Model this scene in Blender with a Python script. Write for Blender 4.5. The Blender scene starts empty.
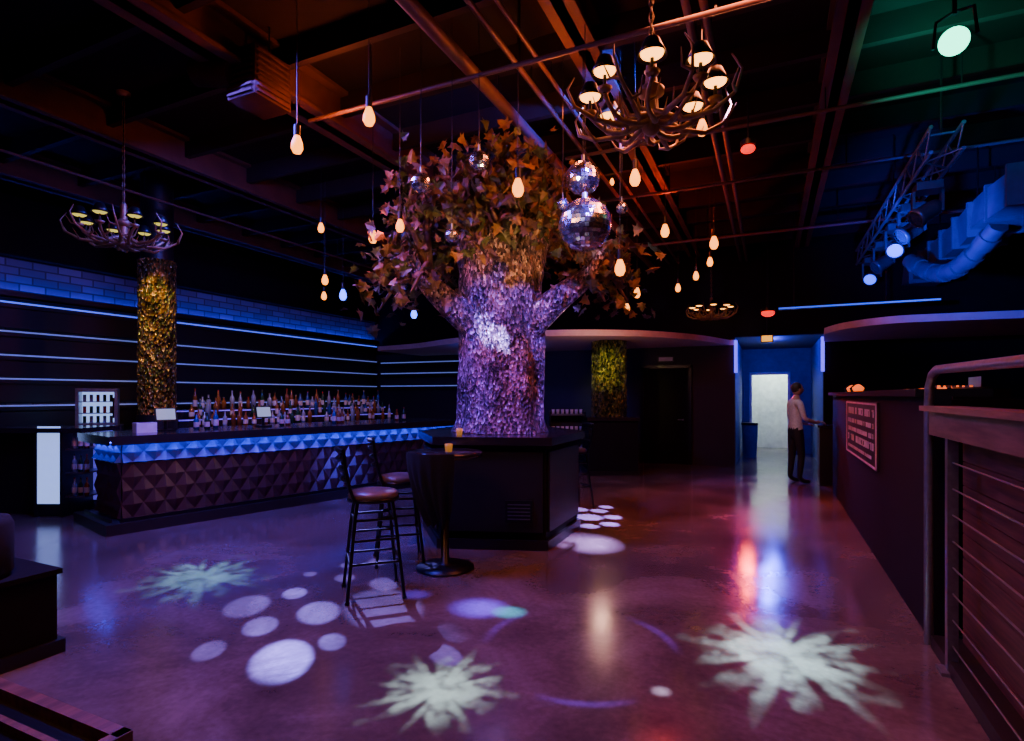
import bpy, bmesh, math, random
from mathutils import Vector, Matrix, Quaternion, noise
random.seed(7)
CA, SA = math.cos(math.radians(24.7)), math.sin(math.radians(24.7))
def W(X, d, z=0.0):
    return Vector((CA*X-SA*d, SA*X+CA*d, z))
ANG = math.radians(24.7)
scene = bpy.context.scene

# ------------------------------------------------------------------ materials
def mat(name, c1, rough=0.5, metal=0.0, c2=None, scale=8.0, bump=0.0, emis=None, estr=0.0, spec=0.5, rough2=None, detail=4.0):
    m = bpy.data.materials.new(name); m.use_nodes = True
    nt = m.node_tree; b = nt.nodes['Principled BSDF']
    b.inputs['Roughness'].default_value = rough
    b.inputs['Metallic'].default_value = metal
    b.inputs['Specular IOR Level'].default_value = spec
    tc = nt.nodes.new('ShaderNodeTexCoord')
    no = nt.nodes.new('ShaderNodeTexNoise'); no.inputs['Scale'].default_value = scale; no.inputs['Detail'].default_value = detail
    nt.links.new(tc.outputs['Object'], no.inputs['Vector'])
    if c2 is None: c2 = tuple(x*0.75 for x in c1)
    mx = nt.nodes.new('ShaderNodeValToRGB')
    mx.color_ramp.elements[0].position = 0.3; mx.color_ramp.elements[1].position = 0.7
    mx.color_ramp.elements[0].color = (*c1, 1); mx.color_ramp.elements[1].color = (*c2, 1)
    nt.links.new(no.outputs['Fac'], mx.inputs['Fac']); nt.links.new(mx.outputs['Color'], b.inputs['Base Color'])
    if rough2 is not None:
        mr = nt.nodes.new('ShaderNodeMapRange'); mr.inputs['From Min'].default_value = 0.3; mr.inputs['From Max'].default_value = 0.7
        mr.inputs['To Min'].default_value = rough; mr.inputs['To Max'].default_value = rough2
        nt.links.new(no.outputs['Fac'], mr.inputs['Value']); nt.links.new(mr.outputs['Result'], b.inputs['Roughness'])
    if bump > 0:
        bp = nt.nodes.new('ShaderNodeBump'); bp.inputs['Strength'].default_value = bump; bp.inputs['Distance'].default_value = 0.02
        nt.links.new(no.outputs['Fac'], bp.inputs['Height']); nt.links.new(bp.outputs['Normal'], b.inputs['Normal'])
    if emis is not None:
        b.inputs['Emission Color'].default_value = (*emis, 1); b.inputs['Emission Strength'].default_value = estr
    return m

def vor_mat(name, cols, scale, rough, metal, bump, dist=0.02, patch=None):
    m = bpy.data.materials.new(name); m.use_nodes = True
    nt = m.node_tree; b = nt.nodes['Principled BSDF']
    tc = nt.nodes.new('ShaderNodeTexCoord'); vo = nt.nodes.new('ShaderNodeTexVoronoi'); vo.inputs['Scale'].default_value = scale
    mp = nt.nodes.new('ShaderNodeMapping'); mp.inputs['Scale'].default_value = (1, 1, .6)
    nt.links.new(tc.outputs['Object'], mp.inputs[0]); nt.links.new(mp.outputs[0], vo.inputs['Vector'])
    sp = nt.nodes.new('ShaderNodeSeparateColor'); nt.links.new(vo.outputs['Color'], sp.inputs['Color'])
    cr = nt.nodes.new('ShaderNodeValToRGB'); cr.color_ramp.interpolation = 'CONSTANT'
    el = cr.color_ramp.elements
    el[0].position = 0; el[0].color = (*cols[0], 1); el[1].position = 1/len(cols); el[1].color = (*cols[1], 1)
    for i, c in enumerate(cols[2:]):
        e = el.new((i+2)/len(cols)); e.color = (*c, 1)
    nt.links.new(sp.outputs['Red'], cr.inputs['Fac'])
    no = nt.nodes.new('ShaderNodeTexNoise'); no.inputs['Scale'].default_value = 3.5; no.inputs['Detail'].default_value = 6
    nt.links.new(tc.outputs['Object'], no.inputs['Vector'])
    mr = nt.nodes.new('ShaderNodeMapRange'); mr.inputs['From Min'].default_value = .35; mr.inputs['From Max'].default_value = .6; mr.inputs['To Min'].default_value = .25
    nt.links.new(no.outputs['Fac'], mr.inputs['Value'])
    mu = nt.nodes.new('ShaderNodeVectorMath'); mu.operation = 'SCALE'
    nt.links.new(cr.outputs['Color'], mu.inputs[0]); nt.links.new(mr.outputs['Result'], mu.inputs['Scale']); nt.links.new(mu.outputs[0], b.inputs['Base Color'])
    b.inputs['Roughness'].default_value = rough; b.inputs['Metallic'].default_value = metal
    ad = nt.nodes.new('ShaderNodeMath'); ad.operation = 'ADD'
    nt.links.new(vo.outputs['Distance'], ad.inputs[0]); nt.links.new(sp.outputs['Green'], ad.inputs[1])
    bp = nt.nodes.new('ShaderNodeBump'); bp.inputs['Strength'].default_value = bump; bp.inputs['Distance'].default_value = dist
    nt.links.new(ad.outputs[0], bp.inputs['Height']); nt.links.new(bp.outputs['Normal'], b.inputs['Normal'])
    return m

def brick_mat(name, c1, c2, mort, axis, scale=1.0, rough=0.6):
    m = bpy.data.materials.new(name); m.use_nodes = True
    nt = m.node_tree; b = nt.nodes['Principled BSDF']
    tc = nt.nodes.new('ShaderNodeTexCoord'); sx = nt.nodes.new('ShaderNodeSeparateXYZ'); cx = nt.nodes.new('ShaderNodeCombineXYZ')
    nt.links.new(tc.outputs['Object'], sx.inputs[0]); nt.links.new(sx.outputs[axis], cx.inputs['X']); nt.links.new(sx.outputs['Z'], cx.inputs['Y'])
    br = nt.nodes.new('ShaderNodeTexBrick'); br.inputs['Scale'].default_value = scale
    br.inputs['Color1'].default_value = (*c1, 1); br.inputs['Color2'].default_value = (*c2, 1); br.inputs['Mortar'].default_value = (*mort, 1)
    br.inputs['Brick Width'].default_value = 0.34; br.inputs['Row Height'].default_value = 0.12; br.inputs['Mortar Size'].default_value = 0.012
    nt.links.new(cx.outputs[0], br.inputs['Vector']); nt.links.new(br.outputs['Color'], b.inputs['Base Color'])
    b.inputs['Roughness'].default_value = rough
    bp = nt.nodes.new('ShaderNodeBump'); bp.inputs['Strength'].default_value = 0.6; bp.inputs['Distance'].default_value = 0.03; bp.invert = True
    nt.links.new(br.outputs['Fac'], bp.inputs['Height']); nt.links.new(bp.outputs['Normal'], b.inputs['Normal'])
    return m

def wood_mat(name, c1, c2, axis_scale, rough=0.45):
    m = bpy.data.materials.new(name); m.use_nodes = True
    nt = m.node_tree; b = nt.nodes['Principled BSDF']
    tc = nt.nodes.new('ShaderNodeTexCoord'); mp = nt.nodes.new('ShaderNodeMapping'); mp.inputs['Scale'].default_value = axis_scale
    no = nt.nodes.new('ShaderNodeTexNoise'); no.inputs['Scale'].default_value = 6; no.inputs['Detail'].default_value = 6
    cr = nt.nodes.new('ShaderNodeValToRGB'); cr.color_ramp.elements[0].color = (*c1, 1); cr.color_ramp.elements[1].color = (*c2, 1)
    cr.color_ramp.elements[0].position = .35; cr.color_ramp.elements[1].position = .65
    nt.links.new(tc.outputs['Object'], mp.inputs[0]); nt.links.new(mp.outputs[0], no.inputs['Vector'])
    nt.links.new(no.outputs['Fac'], cr.inputs['Fac']); nt.links.new(cr.outputs['Color'], b.inputs['Base Color'])
    b.inputs['Roughness'].default_value = rough
    return m

def floor_mat():
    m = bpy.data.materials.new('polished_concrete'); m.use_nodes = True
    nt = m.node_tree; b = nt.nodes['Principled BSDF']; L_ = nt.links.new
    tc = nt.nodes.new('ShaderNodeTexCoord')
    n1 = nt.nodes.new('ShaderNodeTexNoise'); n1.inputs['Scale'].default_value = .9; n1.inputs['Detail'].default_value = 12; n1.inputs['Roughness'].default_value = .62; n1.inputs['Distortion'].default_value = .6
    n2 = nt.nodes.new('ShaderNodeTexNoise'); n2.inputs['Scale'].default_value = 26; n2.inputs['Detail'].default_value = 8
    L_(tc.outputs['Object'], n1.inputs['Vector']); L_(tc.outputs['Object'], n2.inputs['Vector'])
    ad = nt.nodes.new('ShaderNodeMath'); ad.operation = 'MULTIPLY_ADD'; ad.inputs[1].default_value = .2; L_(n2.outputs['Fac'], ad.inputs[0]); L_(n1.outputs['Fac'], ad.inputs[2])
    cr = nt.nodes.new('ShaderNodeValToRGB'); e = cr.color_ramp.elements
    e[0].position = .42; e[0].color = (.065, .046, .044, 1); e[1].position = .80; e[1].color = (.22, .17, .155, 1); k = e.new(.60); k.color = (.12, .088, .080, 1)
    L_(ad.outputs[0], cr.inputs['Fac']); L_(cr.outputs['Color'], b.inputs['Base Color'])
    mr = nt.nodes.new('ShaderNodeMapRange'); mr.inputs['From Min'].default_value = .35; mr.inputs['From Max'].default_value = .7; mr.inputs['To Min'].default_value = .12; mr.inputs['To Max'].default_value = .24
    L_(n1.outputs['Fac'], mr.inputs['Value']); L_(mr.outputs['Result'], b.inputs['Roughness'])
    b.inputs['Specular IOR Level'].default_value = .85
    bp = nt.nodes.new('ShaderNodeBump'); bp.inputs['Strength'].default_value = .03; bp.inputs['Distance'].default_value = .02; L_(n2.outputs['Fac'], bp.inputs['Height']); L_(bp.outputs['Normal'], b.inputs['Normal'])
    return m
FLOORM = floor_mat()
BLACK = mat('black_paint', (.006, .0055, .007), .45, c2=(.010, .009, .010))
BLACKF = mat('black_matte_paint', (.005, .0045, .005), .85, c2=(.007, .006, .007), spec=.2)
BLACKM = mat('black_metal', (.015, .015, .017), .32, .6)
CLOTH = mat('black_cloth', (.008, .007, .009), .9, scale=40)
STEEL = mat('brushed_steel', (.35, .36, .38), .35, .9, scale=30)
STEELD = mat('dull_steel', (.16, .17, .2), .4, .8, scale=30)
CEILM = mat('ceiling_deck', (.012, .007, .006), .85, c2=(.008, .005, .005), scale=2, bump=.2, spec=.2)
BEAMM = mat('beam_paint', (.10, .036, .018), .65, c2=(.05, .018, .011), scale=3, bump=.15)
JOISTM = mat('joist_paint', (.022, .011, .008), .7, c2=(.012, .007, .006), scale=3, bump=.15, spec=.3)
PIPEM = mat('pipe_paint', (.11, .06, .05), .5, .1)
TRUNKM = vor_mat('trunk_mosaic_bark', [(.34, .22, .20), (.10, .065, .065), (.8, .60, .58), (.16, .10, .10), (.45, .29, .26), (.04, .03, .04), (.22, .15, .17)], 46, .34, .3, .9, .03)
GOLDM = vor_mat('gold_sequins', [(.55, .36, .04), (.10, .12, .015), (.8, .55, .10), (.05, .03, .01), (.22, .26, .04), (.3, .16, .02)], 30, .3, .5, 1.0, .05)
GREENG = vor_mat('green_gold_sequins', [(.25, .26, .03), (.05, .08, .01), (.4, .38, .06), (.02, .03, .01), (.12, .16, .03)], 30, .3, .5, 1.0, .05)
BRANCHM = mat('branch_bark', (.10, .055, .04), .7, c2=(.2, .12, .08), scale=14, bump=.8)
LEAFS = [mat('leaf_brown', (.14, .075, .03), .5, c2=(.07, .04, .018)), mat('leaf_olive', (.07, .085, .028), .48, c2=(.035, .045, .016)),
         mat('leaf_amber', (.28, .17, .06), .48, c2=(.15, .085, .03))]
MIRROR = mat('mirror_tile', (.85, .85, .9), .24, 1.0, c2=(.75, .75, .8))
BULB = mat('warm_bulb_glow', (.3, .1, .02), emis=(1, .27, .018), estr=4.5)
BULBB = mat('blue_bulb_glow', (.1, .1, .4), emis=(.04, .10, 1), estr=7)
SHADEIN = mat('shade_glow', (.3, .12, .03), emis=(1, .36, .05), estr=6.5)
SHADEDIM = mat('shade_glow_dim', (.4, .4, .1), emis=(.75, .62, .10), estr=1.2)
ANTLER = mat('antler_bronze', (.17, .09, .04), .38, .3, c2=(.30, .18, .09), scale=20)
LEDW = mat('led_strip_pale', (.5, .6, 1), emis=(.20, .28, 1), estr=.45)
LEDWT = mat('led_strip_top', (.3, .5, 1), emis=(.06, .10, 1), estr=1.6)
LEDB = mat('led_strip_blue', (.1, .15, 1), emis=(.025, .045, 1), estr=34)
LEDBW = mat('led_wall_wash_blue', (.1, .15, 1), emis=(.02, .035, 1), estr=26)
LEDBAT = mat('led_batten_blue', (.1, .15, 1), emis=(.02, .09, 1), estr=1.4)
LEDV = mat('led_strip_violet', (.4, .2, 1), emis=(.07, .04, 1), estr=3)
LEDS = mat('led_shelf_violet', (.4, .2, 1), emis=(.16, .12, 1), estr=.5)
BARP = mat('bar_quilt_blue_lit', (.14, .17, .42), .32, .1, c2=(.10, .12, .34))  # blue LED light on the top strip is put into this colour
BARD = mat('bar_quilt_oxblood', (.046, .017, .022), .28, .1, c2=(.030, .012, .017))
BARTOP = mat('bar_top_lacquer', (.02, .017, .02), .15, spec=.7)
CREAM = mat('cream_plaster', (.66, .52, .44), .7, c2=(.56, .44, .38))
WHITE = mat('white_paint', (.78, .80, .76), .6)
SLATE = mat('dark_wall_paint', (.018, .016, .03), .6, c2=(.013, .012, .02), scale=2)
BROWNW = mat('brown_wall_paint', (.022, .016, .019), .7, c2=(.016, .012, .015), scale=2)
BLUEW = mat('corridor_blue_lit', (.06, .08, .30), .6)  # the corridor's blue light is put into the wall colour
BRICKL = brick_mat('painted_brick', (.20, .20, .28), (.10, .10, .16), (.05, .05, .07), 'Y')
WOODR = wood_mat('plank_red_wood', (.14, .05, .028), (.05, .018, .012), (3, .5, 9))
WOODT = wood_mat('rail_wood', (.24, .12, .07), (.11, .05, .03), (5, .6, 5), .4)

# ------------------------------------------------------------------ mesh builder
class MB:
    def __init__(s): s.v = []; s.f = []; s.mi = []; s.sm = []; s.mats = []
    def _m(s, m):
        if m not in s.mats: s.mats.append(m)
        return s.mats.index(m)
    def add(s, vs, fs, m, smooth=False):
        o = len(s.v); s.v += [tuple(v) for v in vs]; k = s._m(m)
        for f in fs: s.f.append([i+o for i in f]); s.mi.append(k); s.sm.append(smooth)
    def box(s, c, size, m, rot=0.0, mx=None):
        hx, hy, hz = size[0]/2, size[1]/2, size[2]/2
        vs = [Vector((x, y, z)) for z in (-hz, hz) for x, y in ((-hx, -hy), (hx, -hy), (hx, hy), (-hx, hy))]
        R = mx if mx is not None else Matrix.Rotation(rot, 3, 'Z')
        vs = [R @ v + Vector(c) for v in vs]
        s.add(vs, [(3, 2, 1, 0), (4, 5, 6, 7), (0, 1, 5, 4), (1, 2, 6, 5), (2, 3, 7, 6), (3, 0, 4, 7)], m)
    def prism(s, pts, z0, z1, m):
        n = len(pts)
        vs = [(p[0], p[1], z0) for p in pts] + [(p[0], p[1], z1) for p in pts]
        fs = [tuple(range(n))[::-1], tuple(range(n, 2*n))] + [(i, (i+1) % n, n+(i+1) % n, n+i) for i in range(n)]
        s.add(vs, fs, m)
    def cyl(s, p1, p2, r1, m, r2=None, n=12, caps=True, smooth=True):
        p1 = Vector(p1); p2 = Vector(p2); r2 = r1 if r2 is None else r2
        ax = (p2-p1)
        if ax.length < 1e-6: return
        q = ax.to_track_quat('Z', 'Y')
        vs = []
        for p, r in ((p1, r1), (p2, r2)):
            for i in range(n):
                a = 2*math.pi*i/n; vs.append(p + q @ Vector((r*math.cos(a), r*math.sin(a), 0)))
        s.add(vs, [(i, (i+1) % n, n+(i+1) % n, n+i) for i in range(n)], m, smooth)
        if caps: s.add(vs, [tuple(range(n))[::-1], tuple(range(n, 2*n))], m)
    def tube(s, pts, r, m, n=8, r_end=None):
        pts = [Vector(p) for p in pts]; k = len(pts); rs = [r if r_end is None else r+(r_end-r)*i/(k-1) for i in range(k)]
        vs = []; prev = None
        for i, p in enumerate(pts):
            t = (pts[min(i+1, k-1)] - pts[max(i-1, 0)]).normalized()
            if prev is None:
                up = Vector((0, 0, 1)) if abs(t.z) < .9 else Vector((1, 0, 0)); x = t.cross(up).normalized()
            else: x = (prev - t*prev.dot(t)).normalized()
            prev = x; y = t.cross(x)
            for j in range(n):
                a = 2*math.pi*j/n; vs.append(p + (x*math.cos(a)+y*math.sin(a))*rs[i])
        fs = [(i*n+j, i*n+(j+1) % n, (i+1)*n+(j+1) % n, (i+1)*n+j) for i in range(k-1) for j in range(n)]
        s.add(vs, fs, m, True); s.add(vs, [tuple(range(n))[::-1], tuple(range((k-1)*n, k*n))], m)
    def lathe(s, c, prof, m, n=20, smooth=True, R=None):
        c = Vector(c); vs = []
        for r, z in prof:
            for i in range(n):
                a = 2*math.pi*i/n; v = Vector((r*math.cos(a), r*math.sin(a), z))
                if R is not None: v = R @ v
                vs.append(c+v)
        k = len(prof)
        s.add(vs, [(i*n+j, i*n+(j+1) % n, (i+1)*n+(j+1) % n, (i+1)*n+j) for i in range(k-1) for j in range(n)], m, smooth)
    def ball(s, c, r, m, n=16, sc=(1, 1, 1), smooth=True, R=None):
        k = max(6, n//2)
        vs = []; c = Vector(c)
        for i in range(k+1):
            t = math.pi*i/k
            for j in range(n):
                a = 2*math.pi*j/n
                v = Vector((r*sc[0]*max(math.sin(t), .002)*math.cos(a), r*sc[1]*max(math.sin(t), .002)*math.sin(a), -r*sc[2]*math.cos(t)))
                if R is not None: v = R @ v
                vs.append(c+v)
        s.add(vs, [(i*n+j, i*n+(j+1) % n, (i+1)*n+(j+1) % n, (i+1)*n+j) for i in range(k) for j in range(n)], m, smooth)
    def obj(s, name, parent=None):
        me = bpy.data.meshes.new(name); me.from_pydata(s.v, [], s.f)
        for m in s.mats: me.materials.append(m)
        me.polygons.foreach_set('material_index', s.mi); me.polygons.foreach_set('use_smooth', s.sm)
        me.update(); o = bpy.data.objects.new(name, me); scene.collection.objects.link(o)
        if parent: o.parent = parent
        return o
def abox(name, a0, a1, b0, b1, z0, z1, m):
    B = MB(); B.box(((a0+a1)/2, (b0+b1)/2, (z0+z1)/2), (a1-a0, b1-b0, z1-z0), m); return B.obj(name)

# ------------------------------------------------------------------ room shell
CZ = 4.9
abox('floor', -10.6, 5.3, -1.8, 18.4, -.1, 0, FLOORM)
abox('ceiling', -10.6, 5.3, -1.8, 13.2, CZ, CZ+.1, CEILM)
B = MB()
B.box((-10.43, 5.7, 1.8), (.2, 15.0, 3.6), BRICKL); B.box((-10.43, 5.7, 4.25), (.2, 15.0, 1.3), BLACKF); B.box((-10.25, 5.7, 3.70), (.16, 14.5, .16), BLACKF)  # unlit upper wall painted in as black above the brick
B.obj('wall_left')
abox('wall_front', -10.33, 5.0, -1.8, -1.6, 0, CZ, BLACK)
abox('wall_right', 5.0, 5.2, -1.8, 13.2, 0, CZ, BLACKF)
B = MB()
def seg(B, a0, a1, z0, z1, m, b0=13.0, b1=13.2): B.box(((a0+a1)/2, (b0+b1)/2, (z0+z1)/2), (a1-a0, b1-b0, z1-z0), m)
seg(B, -10.33, -2.9, 0, 2.7, SLATE); seg(B, -10.33, -2.9, 2.7, CZ, BLACKF); seg(B, -2.9, -.68, 0, 2.7, BROWNW); seg(B, -2.9, -.68, 2.7, CZ, BLACKF); seg(B, 1.0, 5.0, 0, CZ, BLACKF); seg(B, -.68, 1.0, 2.8, CZ, BLACKF)
B.obj('wall_back')
B = MB(); B.box((-.78, 15.0, 1.4), (.2, 3.6, 2.8), BLUEW); B.obj('wall_corridor_left')
B = MB(); B.box((1.1, 15.0, 1.4), (.2, 3.6, 2.8), BLUEW); B.obj('wall_corridor_right')
abox('ceiling_corridor', -.88, 1.2, 13.2, 18.4, 2.8, 2.9, SLATE)
B = MB()
seg(B, -.68, -.44, 0, 2.8, BLUEW, 16.7, 16.8); seg(B, .44, 1.0, 0, 2.8, BLUEW, 16.7, 16.8); seg(B, -.44, .44, 2.1, 2.8, BLUEW, 16.7, 16.8)
B.obj('wall_corridor_end')
B = MB(); seg(B, -.9, 1.2, 0, 2.8, WHITE, 18.2, 18.3); seg(B, -.9, -.8, 0, 2.8, WHITE, 16.8, 18.2); seg(B, 1.1, 1.2, 0, 2.8, WHITE, 16.8, 18.2)
B.obj('wall_vestibule')
B = MB()
for a in (-.47, .47): B.box((a, 16.68, 1.06), (.06, .06, 2.12), WHITE)
B.box((0, 16.68, 2.14), (1.0, .06, .06), WHITE); B.obj('trim_1')
B = MB()
B.box((-2.13, 12.96, 1.07), (1.0, .05, 2.14), BLACKF); B.box((-2.66, 12.95, 1.1), (.07, .08, 2.2), BLACKM); B.box((-1.60, 12.95, 1.1), (.07, .08, 2.2), BLACKM)
B.box((-2.13, 12.95, 2.19), (1.13, .08, .07), BLACKM); B.box((-2.13, 12.93, 1.4), (.8, .02, .9), BLACKF); B.box((-2.13, 12.93, .5), (.8, .02, .6), BLACKF)
B.cyl((-1.75, 12.94, 1.0), (-1.75, 12.88, 1.0), .02, STEEL); B.cyl((-1.75, 12.88, 1.0), (-1.86, 12.88, 1.0), .012, STEEL)
B.obj('door_1')
abox('baseboard_left', -10.33, -10.30, -1.6, 13, 0, .12, BLACK)
abox('baseboard_back', -10.30, -2.75, 12.97, 13, 0, .12, BLACK)
B = MB()
for z, m in ((2.93, LEDWT), (2.5, LEDW), (2.15, LEDW), (1.8, LEDW), (1.4, LEDW)):
    B.box((-10.25, 6.2, z-.05), (.12, 13.4, .06), BLACK); B.box((-10.18, 6.2, z-.01), (.02, 13.4, .022), m)
for zz in (2.7, 2.32, 1.97, 1.6, 1.15):
    B.box((-10.28, 6.2, zz), (.08, 13.4, .30), BLACK)
B.box((-10.24, 6.2, 3.02), (.05, 13.4, .02), LEDBW); B.box((-10.2, 6.2, 2.99), (.2, 13.4, .03), BLACK); B.box((-10.11, 6.2, 3.03), (.02, 13.4, .12), BLACK)
B.obj('led_slat_panel_left')
B = MB()
for z in (2.45, 2.15, 1.8):
    B.box((-8.0, 12.93, z-.05), (4.0, .12, .06), BLACK); B.box((-8.0, 12.86, z), (4.0, .02, .025), LEDW)
B.obj('led_slat_panel_back')

# ------------------------------------------------------------------ ceiling structure
B = MB()
for a, w, h in ((-4.4, .34, .42), (-7.0, .3, .4), (-9.4, .3, .4), (-1.5, .26, .3), (.6, .26, .32), (3.4, .3, .4)):
    B.box((a, 5.6, CZ-h/2), (w*.35, 14.6, h), BEAMM); B.box((a, 5.6, CZ-h+.02), (w, 14.6, .04), BEAMM); B.box((a, 5.6, CZ-.02), (w, 14.6, .04), BEAMM)
B.obj('ceiling_beams')
B = MB()
b = -.8
while b < 13:
    B.box((-2.6, b, CZ-.12), (15.2, .07, .24), JOISTM); b += .95
B.obj('ceiling_joists')
B = MB()
for a, z, r in ((-2.4, 4.42, .06), (-2.05, 4.5, .025), (-1.85, 4.5, .02), (-.56, 4.42, .03), (-.44, 4.42, .03), (-7.84, 4.3, .018)):
    B.cyl((a, -1.5, z), (a, 12.9, z), r, PIPEM)
    for bb in (1.1, 4.9, 8.7, 12.2): B.cyl((a, bb, z), (a, bb, CZ), .008, BLACKM, n=6)
for bq, z, r, a0, a1 in ((4.26, 4.3, .02, -4.2, 3.5), (7.9, 4.35, .02, -6.5, 4.0), (10.4, 4.3, .025, -6, 4.0), (6.3, 4.35, .02, -2.2, 3.2)):
    B.cyl((a0, bq, z), (a1, bq, z), r, PIPEM)
    for k in range(5):
        aa = a0+(a1-a0)*(k+.5)/5; B.cyl((aa, bq, z), (aa, bq, CZ), .007, BLACKM, n=6)
B.obj('ceiling_pipes')
HEAT = mat('heater_paint', (.05, .022, .014), .9, c2=(.03, .014, .01), spec=.1)
B = MB(); c = W(-2.32, 5.15, 4.42); B.box(c, (.34, .4, .44), HEAT)
for i in range(8):
    B.box(c+Vector((.18, 0, -.19+i*.053)), (.03, .36, .02), HEAT); B.box(c+Vector((0, -.21, -.19+i*.053)), (.30, .03, .02), HEAT)
B.cyl(c+Vector((-.12, 0, .2)), c+Vector((-.12, 0, CZ-c.z)), .01, BLACKM); B.cyl(c+Vector((.12, 0, .2)), c+Vector((.12, 0, CZ-c.z)), .01, BLACKM)
B.cyl(c+Vector((-.1, -.2, 0)), c+Vector((-.45, -.3, .05)), .12, HEAT, n=20)
B.obj('unit_heater')
def soffit(name, edge, back, z0, z1):
    pts = [W(*p) for p in edge]
    out = []
    for i in range(len(pts)-1):
        p0 = pts[max(i-1, 0)]; p1 = pts[i]; p2 = pts[i+1]; p3 = pts[min(i+2, len(pts)-1)]
        for k in range(8):
            t = k/8; out.append(.5*((2*p1)+(p2-p0)*t+(2*p0-5*p1+4*p2-p3)*t*t+(3*p1-p0-3*p2+p3)*t**3))
    out.append(pts[-1])
    poly = [(p.x, p.y) for p in out] + back
    B = MB(); B.prism(poly, z0, z1, CREAM); return B.obj(name)
soffit('curved_soffit', [(-3.3, 13.75), (-2.2, 12.9), (-1.3, 11.8), (0, 10.6), (.95, 10.2), (2.35, 10.3), (3.6, 11.0), (4.7, 12.1)], [(-.7, 12.99), (-8.7, 12.99)], 2.63, 2.74)
soffit('curved_soffit', [(5.55, 9.95), (5.45, 9.2), (5.7, 8.5), (6.2, 8.2), (7.6, 7.7)], [(4.99, 12.99), (1.0, 12.99)], 2.63, 2.74)

# ------------------------------------------------------------------ main bar
def diamonds(B, p0, p1, z0, z1, nx, nz, depth, m):
    """tufted diamond panels: full and half raised diamonds filling the strip"""
    p0 = Vector((p0.x, p0.y, 0)); p1 = Vector((p1.x, p1.y, 0)); t = p1-p0; nrm = Vector((t.y, -t.x, 0)).normalized(); hz = (z1-z0)/nz
    Pt = lambda i, k: p0+t*min(max(i/nx, 0), 1)+Vector((0, 0, z0+hz*min(max(k, 0), nz)))
    for r in range(2*nz+1):
        off = .5 if r % 2 else 0.0
        for i in range(nx+1):
            ci = i+off
            if ci > nx: continue
            ck = r/2
            pts = [Pt(ci-.5, ck), Pt(ci, ck-.5), Pt(ci+.5, ck), Pt(ci, ck+.5)]
            ap = Pt(ci, ck)+nrm*depth
            vs = pts+[ap]; fs = []
            for a, b_ in ((0, 1), (1, 2), (2, 3), (3, 0)):
                if (pts[a]-pts[b_]).length > 1e-4 and (pts[a]-pts[b_]).cross(ap-pts[a]).length > 1e-6: fs.append((a, b_, 4))
            if fs: B.add(vs, fs, m)
bA, bB, bC, bD = W(-5.08, 6.88), W(-4.45, 6.38), W(-1.05, 10.5), W(-1.75, 11.2)
def inset(poly, s):
    n = len(poly); out = []
    for i in range(n):
        p = poly[i]; e1 = (p-poly[i-1]).normalized(); e2 = (poly[(i+1) % n]-p).normalized()
        n1 = Vector((e1.y, -e1.x, 0)); n2 = Vector((e2.y, -e2.x, 0)); bis = (n1+n2); out.append(p+bis*(s/(1+n1.dot(n2))))
    return out
core = [bA, bB, bC, bD]
B = MB()
B.prism(inset(core, .20), 0, .12, BLACK)
B.prism(core, .12, 1.03, BLACK)
B.prism(inset(core, .17), 1.03, 1.09, BARTOP)
for (p, q, n) in ((bA, bB, 4), (bB, bC, 24), (bC, bD, 4)):
    e = (q-p).normalized(); nn = Vector((e.y, -e.x, 0)); ang = math.atan2(e.y, e.x); mid = (p+q)/2
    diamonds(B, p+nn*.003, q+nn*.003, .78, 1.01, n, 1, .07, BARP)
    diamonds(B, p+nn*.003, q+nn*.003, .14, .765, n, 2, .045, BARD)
    m1 = mid+nn*.12; B.box((m1.x, m1.y, 1.022), ((q-p).length+.1, .025, .012), LEDB, ang)
    m2 = mid+nn*.16; B.box((m2.x, m2.y, 1.04), ((q-p).length+.28, .018, .10), BARTOP, ang)
    m3 = mid+nn*.01; B.box((m3.x, m3.y, .772), ((q-p).length, .03, .016), BLACKM, ang)
    m4 = mid+nn*.12; B.box((m4.x, m4.y, .14), ((q-p).length+.1, .03, .04), BLACKM, ang)
B.obj('bar_counter')

k0, k1 = W(-5.25, 8.9), W(-2.55, 12.3)
e = (k1-k0).normalized(); nb = Vector((e.y, -e.x, 0)); angb = math.atan2(e.y, e.x); L = (k1-k0).length
B = MB()
for i, (off, h) in enumerate(((0, 1.02), (-.25, 1.16), (-.5, 1.30))):
    c = (k0+k1)/2+nb*off; B.box((c.x, c.y, h/2), (L, .26, h), BARTOP, angb)
    B.box((c.x+nb.x*.135, c.y+nb.y*.135, h-.02), (L, .012, .02), LEDS, angb)
B.obj('back_bar_shelf')
GL = [mat('bottle_clear', (.3, .34, .42), .1, .2), mat('bottle_green', (.02, .08, .03), .12, .1), mat('bottle_amber', (.24, .09, .02), .12, .1),
      mat('bottle_blue', (.03, .06, .25), .12, .1), mat('bottle_label', (.6, .54, .48), .5), mat('bottle_red', (.3, .02, .02), .2), ]
def bottle(B, c, h, r, m, lab=True):
    B.lathe(c, [(.001, 0), (r, .0), (r, h*.58), (r*.85, h*.66), (r*.36, h*.76), (r*.34, h*.97), (.001, h)], m, 9)
    if lab: B.lathe(c, [(r*1.02, h*.15), (r*1.03, h*.16), (r*1.03, h*.45), (r*1.02, h*.46)], GL[4], 9)
    B.cyl(Vector(c)+Vector((0, 0, h*.95)), Vector(c)+Vector((0, 0, h*1.03)), r*.4, random.choice([BLACKM, GL[5], STEEL]), n=7)
B = MB()
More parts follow.
